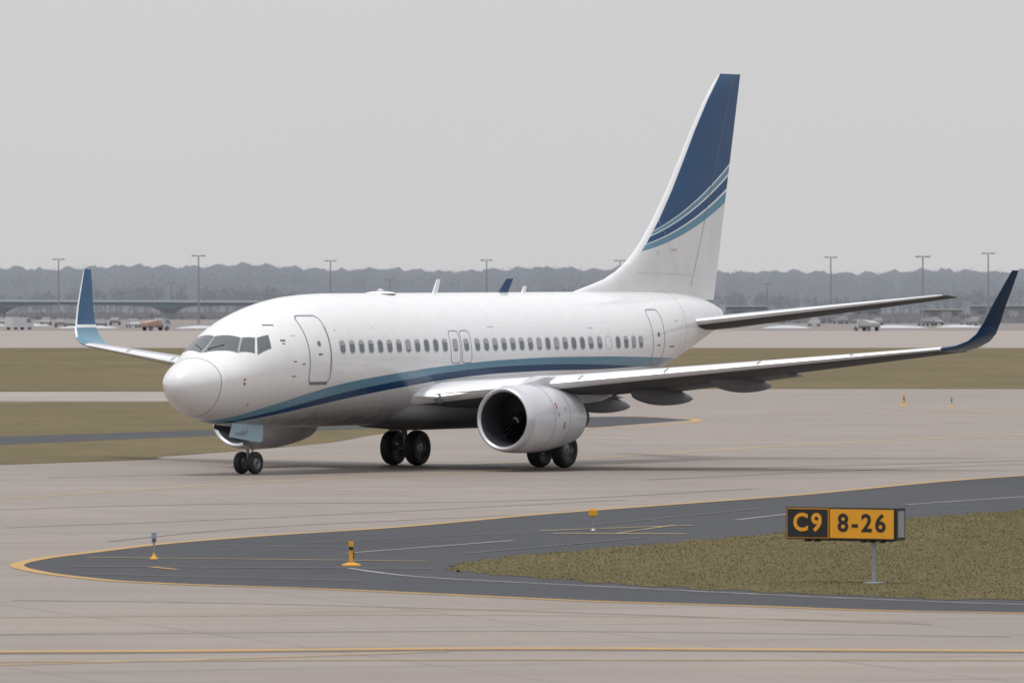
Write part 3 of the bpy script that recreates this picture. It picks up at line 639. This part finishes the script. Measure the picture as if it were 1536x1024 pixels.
# ------------------------------------------------------------ markers
m_myel=mat("marker_yellow",(0.66,0.33,0.02),.5,var=.12,vscale=8); m_lens=mat("lamp_lens",(0.25,0.35,0.5),.15)
def lathe2(name,prof,m,parent,n=20):
    V,F=loft([[(r*math.cos(2*math.pi*j/n),r*math.sin(2*math.pi*j/n),a) for j in range(n)] for a,r in prof]); return obj(name,V,F,[m],None,parent,angle=40)
def stub(name,x,y,h,kind):
    e=empty(name,(x,y,0))
    if kind==0:
        lathe2("base_cone",[(0,.09),(.03,.08),(.06,.04),(.12,.025)],m_myel,e); tube("stem",(0,0,.1),(0,0,h-.2),.018,.018,m_galv,e)
        box("lamp_box",(0,0,h-.11),(.10,.10,.22),m_galv,e,.015); box("lamp_face",(0,-.053,h-.08),(.07,.006,.08),m_lens,e); box("lamp_slot",(0,-.053,h-.17),(.05,.006,.04),m_black,e)
    if kind==1:
        lathe2("base_plate",[(0,.2),(.03,.19),(.05,.1),(.07,.06)],m_myel,e); box("lower_post",(0,0,.2),(.08,.08,.24),m_myel,e,.01); box("dark_band",(0,0,.35),(.085,.085,.07),m_black,e,.005)
        box("upper_head",(0,0,.44),(.10,.09,.12),m_myel,e,.015); box("cap",(0,0,.505),(.07,.07,.02),m_black,e,.004); box("side_clip",(.045,0,.22),(.03,.05,.16),m_black,e,.004)
    if kind==2:
        lathe2("base",[(0,.07),(.03,.05),(.05,.02)],m_galv,e); tube("stem",(0,0,.04),(0,0,h-.16),.014,.014,m_galv,e)
        box("head",(0,0,h-.09),(.20,.14,.17),m_myel,e,.025); box("top",(0,0,h),(.14,.10,.02),m_syel,e,.004)
    return e
stub("taxiway_edge_light",-7.46,155,.57,0); stub("taxiway_marker_post",-3.27,151.2,.5,1); stub("taxiway_guard_light",1.90,174,.5,2)
stub("taxiway_marker_post.001",19.7,374,.5,1); stub("taxiway_edge_light.001",21.8,369,.5,0)

# ------------------------------------------------------------ BACKGROUND
m_mast=mat("mast_grey",(0.24,0.26,0.29),.6)
def lampmast(x,y,h):
    V=[];F=[]
    def add(v,f):
        b=len(V);V.extend(v);F.extend([tuple(b+i for i in q) for q in f])
    v,f=loft([[(x+r*math.cos(k*math.pi/4),y+r*math.sin(k*math.pi/4),z) for k in range(8)] for z,r in((0,.3),(.8,.22),(h*.6,.17),(h,.12))]); add(v,f)
    for dx in(-.95,.95):
        v=[(x+dx+sx_*.45,y+sy_*.35,h+sz2*.13) for sx_ in(-1,1) for sy_ in(-1,1) for sz2 in(-1,1)]
        add(v,[(0,1,3,2),(4,5,7,6),(0,1,5,4),(2,3,7,6),(0,2,6,4),(1,3,7,5)])
    v=[(x+sx_*.95,y+sy_*.08,h+sz2*.08) for sx_ in(-1,1) for sy_ in(-1,1) for sz2 in(-1,1)]
    add(v,[(0,1,3,2),(4,5,7,6),(0,1,5,4),(2,3,7,6),(0,2,6,4),(1,3,7,5)])
    return obj("light_mast",V,F,[m_mast],None,None,smooth=False)
for x,y,h in((-103.6,1700,14.0),(-63.2,1500,13.7),(-42.7,1750,13.9),(-5.8,1700,13.8),(24.7,1700,13.7),(70.7,1650,14.2),(77.3,1400,13.0),(99.2,1550,14.5),(-34.4,2100,10.2),(-96.2,2100,9.2),(68.5,2000,9.0),(150,1600,14),(-160,1700,14)):
    lampmast(x,y,h)
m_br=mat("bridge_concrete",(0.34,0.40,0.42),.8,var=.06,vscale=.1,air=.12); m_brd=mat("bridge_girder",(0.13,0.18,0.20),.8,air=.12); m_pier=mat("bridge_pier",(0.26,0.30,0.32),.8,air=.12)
br=empty("highway_overpass",(0,1800,0))
V=[];F=[];NS=40
for i in range(NS+1):
    x=-300+241*i/NS; zt=4.75-.000018*(x+180)**2; span=abs(math.sin((x+83)/41*math.pi)); zb=zt-1.15-.55*(1-span)
    V+=[(x,-6,zt),(x,6,zt),(x,6,zt-.45),(x,5,zt-.45),(x,5,zb),(x,-5,zb),(x,-5,zt-.45),(x,-6,zt-.45)]
fm=[]
for i in range(NS):
    for j in range(8): F.append((i*8+j,i*8+(j+1)%8,(i+1)*8+(j+1)%8,(i+1)*8+j)); fm.append(1 if j in(3,4,5) else 0)
F+=[tuple(range(8)),tuple(range(NS*8,NS*8+8))]; fm+=[0,0]
obj("deck",V,F,[m_br,m_brd],fm,br,smooth=False)
for i,x in enumerate((-288,-247,-206,-165,-124,-83)):
    pr=[]
    for z,w_,d_ in((0,1.3,5),(1.5,1.3,5),(2.3,2.4,7),(3.05,4.2,9)):
        pr.append([(x+sx_*w_,sy_*d_/2,z) for sx_,sy_ in((-1,-1),(1,-1),(1,1),(-1,1))])
    V,F=loft(pr); obj("pier_%d"%(i+1),V,F,[m_pier],None,br,smooth=False)
V=[(-61,-6,0),(-61,6,0),(-61,6,4.2),(-61,-6,4.2),(10,-6,0),(10,6,0),(-10,6,1.6),(-10,-6,1.6)]
obj("embankment",V,[(0,1,2,3),(4,5,6,7),(0,1,5,4),(2,3,7,6),(0,3,7,4),(1,2,6,5)],[mat("embankment_earth",(.15,.15,.155),.9,var=.15,vscale=.1,air=.15)],None,br,smooth=False)
def woods(name,y0,y1,cnt,hmean,col,xw,hf=lambda x:1.0,var=.22,air=.4):
    V=[];F=[]
    for i in range(cnt):
        x=rng.uniform(-xw,xw); y=rng.uniform(y0,y1); h=hmean*rng.uniform(.84,1.05)*hf(x)
        b=len(V); V+=[(x-.2,y,0),(x+.2,y,0),(x,y,h*.9)]; F.append((b,b+1,b+2))
        rw=h*rng.uniform(.20,.32)
        for k in range(36):
            z0=h*rng.uniform(.15,.7); a=rng.uniform(0,2*math.pi); el=rng.uniform(.3,1.4); ln=rw*rng.uniform(.6,1.3)
            ex=x+math.cos(a)*math.cos(el)*ln; ey=y+math.sin(a)*math.cos(el)*ln; ez=min(z0+math.sin(el)*ln*1.5,h*1.03)
            b=len(V); w=rng.uniform(.06,.16); V+=[(x,y,z0-w),(x,y,z0+w),(ex,ey,ez)]; F.append((b,b+1,b+2))
        for k in range(70):
            a=rng.uniform(0,2*math.pi); r=rw*math.sqrt(rng.uniform(0,1)); zz_=h*(.60+.38*rng.uniform(-1,1)*math.sqrt(max(0,1-(r/rw)**2)))
            cx,cy=x+r*math.cos(a),y+r*math.sin(a); s_=rng.uniform(.10,.34); b=len(V)
            V+=[(cx+rng.normal(0,s_),cy+rng.normal(0,s_),zz_+rng.normal(0,s_)) for _ in range(3)]; F.append((b,b+1,b+2))
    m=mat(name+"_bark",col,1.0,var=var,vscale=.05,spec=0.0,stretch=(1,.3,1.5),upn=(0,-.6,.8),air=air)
    return obj(name,V,F,[m],None,None,False,False)
hf=lambda x:1.05-.13*(x+170)/340+.04*math.sin(x*.045)+.025*math.sin(x*.13+1)
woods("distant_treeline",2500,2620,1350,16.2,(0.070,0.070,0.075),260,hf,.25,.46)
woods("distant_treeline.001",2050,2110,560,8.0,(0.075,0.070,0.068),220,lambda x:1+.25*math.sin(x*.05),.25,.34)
V=[];F=[];xs=np.arange(-700,701,1.5)
for i,x in enumerate(xs):
    V+=[(x,2660,-1),(x,2660,15.6*hf(max(-260,min(260,x)))+.5*math.sin(x*.7)+rng.uniform(-.5,.5))]
    if i: b=2*i; F.append((b-2,b,b+1,b-1))
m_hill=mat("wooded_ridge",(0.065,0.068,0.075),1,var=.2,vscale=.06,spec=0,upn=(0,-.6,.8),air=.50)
obj("wooded_hills",V,F,[m_hill],None,None,False,False)

# vehicles in the distance
m_hglass=mat("hazed_glass",(.17,.18,.20),.4); m_htyre=mat("hazed_tyre",(.13,.13,.14),.8)  # glass and tyre colours lightened, distance haze mixed in
def car(name,x,y,rz,col,kind="car"):
    mb=mat(name+"_paint",tuple(c*.5+.15 for c in col),.4); V=[];F=[];fm=[]  # body colour pulled toward a haze grey for distance
    def ext_(prof,w0,w1,mi):
        b=len(V);n=len(prof); zs=[p[1] for p in prof];lo_,hi=min(zs),max(zs)
        for sg in(-1,1):
            for (a,z) in prof:
                w=w0+(w1-w0)*(z-lo_)/(hi-lo_+1e-6); V.append((a,sg*w/2,z))
        F.append(tuple(range(b,b+n)));F.append(tuple(range(b+n,b+2*n)));fm.extend([mi,mi])
        for i in range(n): k=(i+1)%n; F.append((b+i,b+k,b+n+k,b+n+i)); fm.append(mi)
    if kind=="car":
        ext_([(-2.2,.35),(2.2,.35),(2.25,.7),(1.9,.85),(1.1,.95),(-1.7,.98),(-2.2,.9)],1.8,1.7,0); ext_([(-1.75,.97),(1.05,.94),(.4,1.4),(-1.3,1.42)],1.65,1.3,1); ext_([(-1.3,1.425),(.4,1.405),(.3,1.46),(-1.2,1.48)],1.3,1.2,0)
        wh=(-1.35,1.4);wr=.33
    elif kind=="van":
        ext_([(-2.6,.4),(2.5,.4),(2.6,.9),(2.2,1.2),(1.5,2.0),(-2.6,2.1)],1.95,1.8,0); ext_([(.9,1.25),(2.1,1.22),(1.5,1.85),(.9,1.85)],1.99,1.9,1); wh=(-1.7,1.7);wr=.36
    else:
        ext_([(-2.4,.6),(.8,.6),(.8,.8),(-2.4,.8)],1.9,1.9,2); ext_([(-2.4,.82),(.6,.82),(.6,1.3),(-.2,1.7),(-2.4,1.3)],1.9,1.9,0); ext_([(.8,.5),(2.4,.5),(2.4,1.2),(2.0,1.9),(.8,1.9)],1.9,1.7,3); ext_([(1.3,1.25),(2.34,1.22),(2.02,1.75),(1.3,1.75)],1.93,1.8,1)
        wh=(-1.6,1.6);wr=.4
    for wx_ in wh:
        for sg in(-1,1):
            b=len(V);n=12
            for q in(0,.22): V.extend([(wx_+wr*math.cos(2*math.pi*k/n),sg*(.95-q),wr+wr*math.sin(2*math.pi*k/n)) for k in range(n)])
            F.append(tuple(range(b,b+n)));F.append(tuple(range(b+n,b+2*n)));fm.extend([2,2])
            for k in range(n): F.append((b+k,b+(k+1)%n,b+n+(k+1)%n,b+n+k));fm.append(2)
    o=obj(name,V,F,[mb,m_hglass,m_htyre,mat(name+"_cab",(.42,.43,.44),.5)],fm,None,False); o.location=(x,y,0.02); o.rotation_euler=(0,0,rz); return o
cols=[(.45,.46,.48),(.08,.08,.09),(.2,.21,.23),(.3,.31,.33),(.16,.08,.08),(.06,.09,.15),(.12,.12,.12),(.6,.6,.62)]
car("service_van",-81.5,1230,.9,(.75,.77,.8),"van")
car("utility_truck",-57.0,1190,.7,(.45,.17,.05),"truck")
car("utility_truck.001",56.2,1180,2.2,(.42,.42,.42),"truck")
k=0
for x0,x1,step,Y0,pr_ in((-96,-54,2.9,1340,.42),(-100,-60,3.6,1450,.4),(34,96,3.6,1400,.28),(30,100,4.4,1500,.3)):
    x=x0
    while x<x1:
        if random.random()<pr_:
            car("parked_car"+("" if k==0 else ".%03d"%k),x,Y0+random.uniform(-25,25),math.pi/2*random.choice((1,-1))+random.uniform(-.5,.5),random.choice(cols),"car" if random.random()<.9 else "van"); k+=1
        x+=step*random.uniform(.8,1.2)
m_wall=[mat("wall_brick",(.23,.20,.19),.9,var=.1,vscale=.3),mat("wall_grey",(.25,.265,.29),.9,var=.06,vscale=.3),mat("wall_tan",(.27,.25,.235),.9,var=.06,vscale=.3)]
m_roof=mat("roof_pale",(.36,.38,.41),.8); m_win=mat("building_glass",(.16,.17,.19),.3); m_brdoor=mat("roller_door",(.33,.34,.35),.6)
def building(name,x,y,w,d,h,mi):
    e=empty(name,(x,y,0)); box("walls",(0,0,h/2),(w,d,h),m_wall[mi],e); box("roof",(0,0,h+.12),(w+.6,d+.6,.24),m_roof,e)
    n=max(2,int(w/4))
    for i in range(n): box("window_%d"%(i+1),(-w/2+w*(i+.5)/n,-d/2-.02,h*.6),(w/n*.5,.06,h*.22),m_win,e)
    box("door",(w*.1,-d/2-.03,1.1),(2.4,.07,2.2),m_brdoor,e); return e
for k,(x,y,w,h,mi) in enumerate(((52,1650,9,3.2,1),(63.5,1720,6,2.4,0),(79,1800,20,2.7,1),(98,1700,9,2.4,2),(116,1750,16,3.2,1),(140,1700,18,3.0,1),(45,1900,10,2.6,2))):
    building("low_building"+("" if k==0 else ".%03d"%k),x,y,w,12,h,mi)
m_snow=mat("snow",(.48,.51,.54),.9,var=.1,vscale=.5)
for i,(x,Y,w) in enumerate(((-74,1300,5),(-54,1290,4),(48,1300,4),(67,1310,6),(80,1330,4),(-92,1400,5))):
    V=[];F=[];n=16
    for r_,z in((1,0),(.7,.25),(.35,.4),(.02,.45)):
        V+=[(x+w*r_*math.cos(2*math.pi*q/n)*(1+.2*math.sin(3*q)),Y+w*.5*r_*math.sin(2*math.pi*q/n),z) for q in range(n)]
    for a in range(3):
        for q in range(n):F.append((a*n+q,a*n+(q+1)%n,(a+1)*n+(q+1)%n,(a+1)*n+q))
    obj("snow_bank"+("" if i==0 else ".%03d"%i),V,F,[m_snow],None,None)
V=[];F=[]
for i in range(9000):
    x=rng.uniform(-170,170);y=rng.uniform(1520,2000) if x>-60 else rng.uniform(1820,2000);h=rng.uniform(.4,1.6)*(1 if rng.uniform()<.8 else 1.5)
    for k in range(3):
        b=len(V); a=rng.normal(0,.9); V+=[(x+a-.5,y,0),(x+a+.5,y,0),(x+a+rng.normal(0,.5),y,h*rng.uniform(.6,1))];F.append((b,b+1,b+2))
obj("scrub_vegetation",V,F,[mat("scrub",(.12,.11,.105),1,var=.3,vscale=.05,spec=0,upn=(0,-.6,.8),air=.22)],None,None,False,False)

# ------------------------------------------------------------ WORLD + LIGHT
w=bpy.data.worlds.new("World"); scene.world=w; w.use_nodes=True; nt=w.node_tree; bg=nt.nodes["Background"]
class W_: node_tree=nt
g=G(W_)
sky=nt.nodes.new("ShaderNodeTexSky"); sky.sky_type='NISHITA'; sky.sun_disc=False
SD=Vector((0.20,0.22,-1.0)).normalized()   # travel direction of light
el=math.asin(-SD.z); sky.sun_elevation=el; sky.sun_rotation=math.atan2(-SD.x,-SD.y); sky.dust_density=4
d=g.sep(g.coords("Generated"))
h_=g.rng(d[2],0.0,0.9,0.0,1.0)
cloud=g.noise(g.mapping(g.coords("Generated"),(3,3,14)),1.5,5)
grad=g.mix(h_,(6.45,6.40,6.50,1),(12.3,12.4,12.8,1))
grad=g.mix(g.rng(cloud,.35,.7,0,.12),grad,(5.2,5.2,5.35,1))
fin=g.mix(0.94,sky.outputs[0],grad)
nt.links.new(fin,bg.inputs[0]); bg.inputs[1].default_value=0.1
sl=bpy.data.lights.new("sun",'SUN'); sl.energy=1.5; sl.angle=math.radians(10); sl.color=(1,.965,.92)
so=bpy.data.objects.new("sun",sl); C.objects.link(so); so.rotation_euler=SD.to_track_quat('-Z','Y').to_euler(); so.location=(-50,100,80)

# ------------------------------------------------------------ CAMERA
cd=bpy.data.cameras.new("camera"); cam=bpy.data.objects.new("camera",cd); C.objects.link(cam); scene.camera=cam
cam.location=(0,0,5.46); cam.rotation_euler=(math.radians(90)-math.atan(67/11160),0,0)
cd.sensor_width=36; cd.lens=11160/1536*36; cd.clip_start=1; cd.clip_end=40000
cd.dof.use_dof=True; cd.dof.focus_distance=228; cd.dof.aperture_fstop=4.5
scene.view_settings.view_transform='Standard'; scene.view_settings.look='None'; scene.view_settings.exposure=0
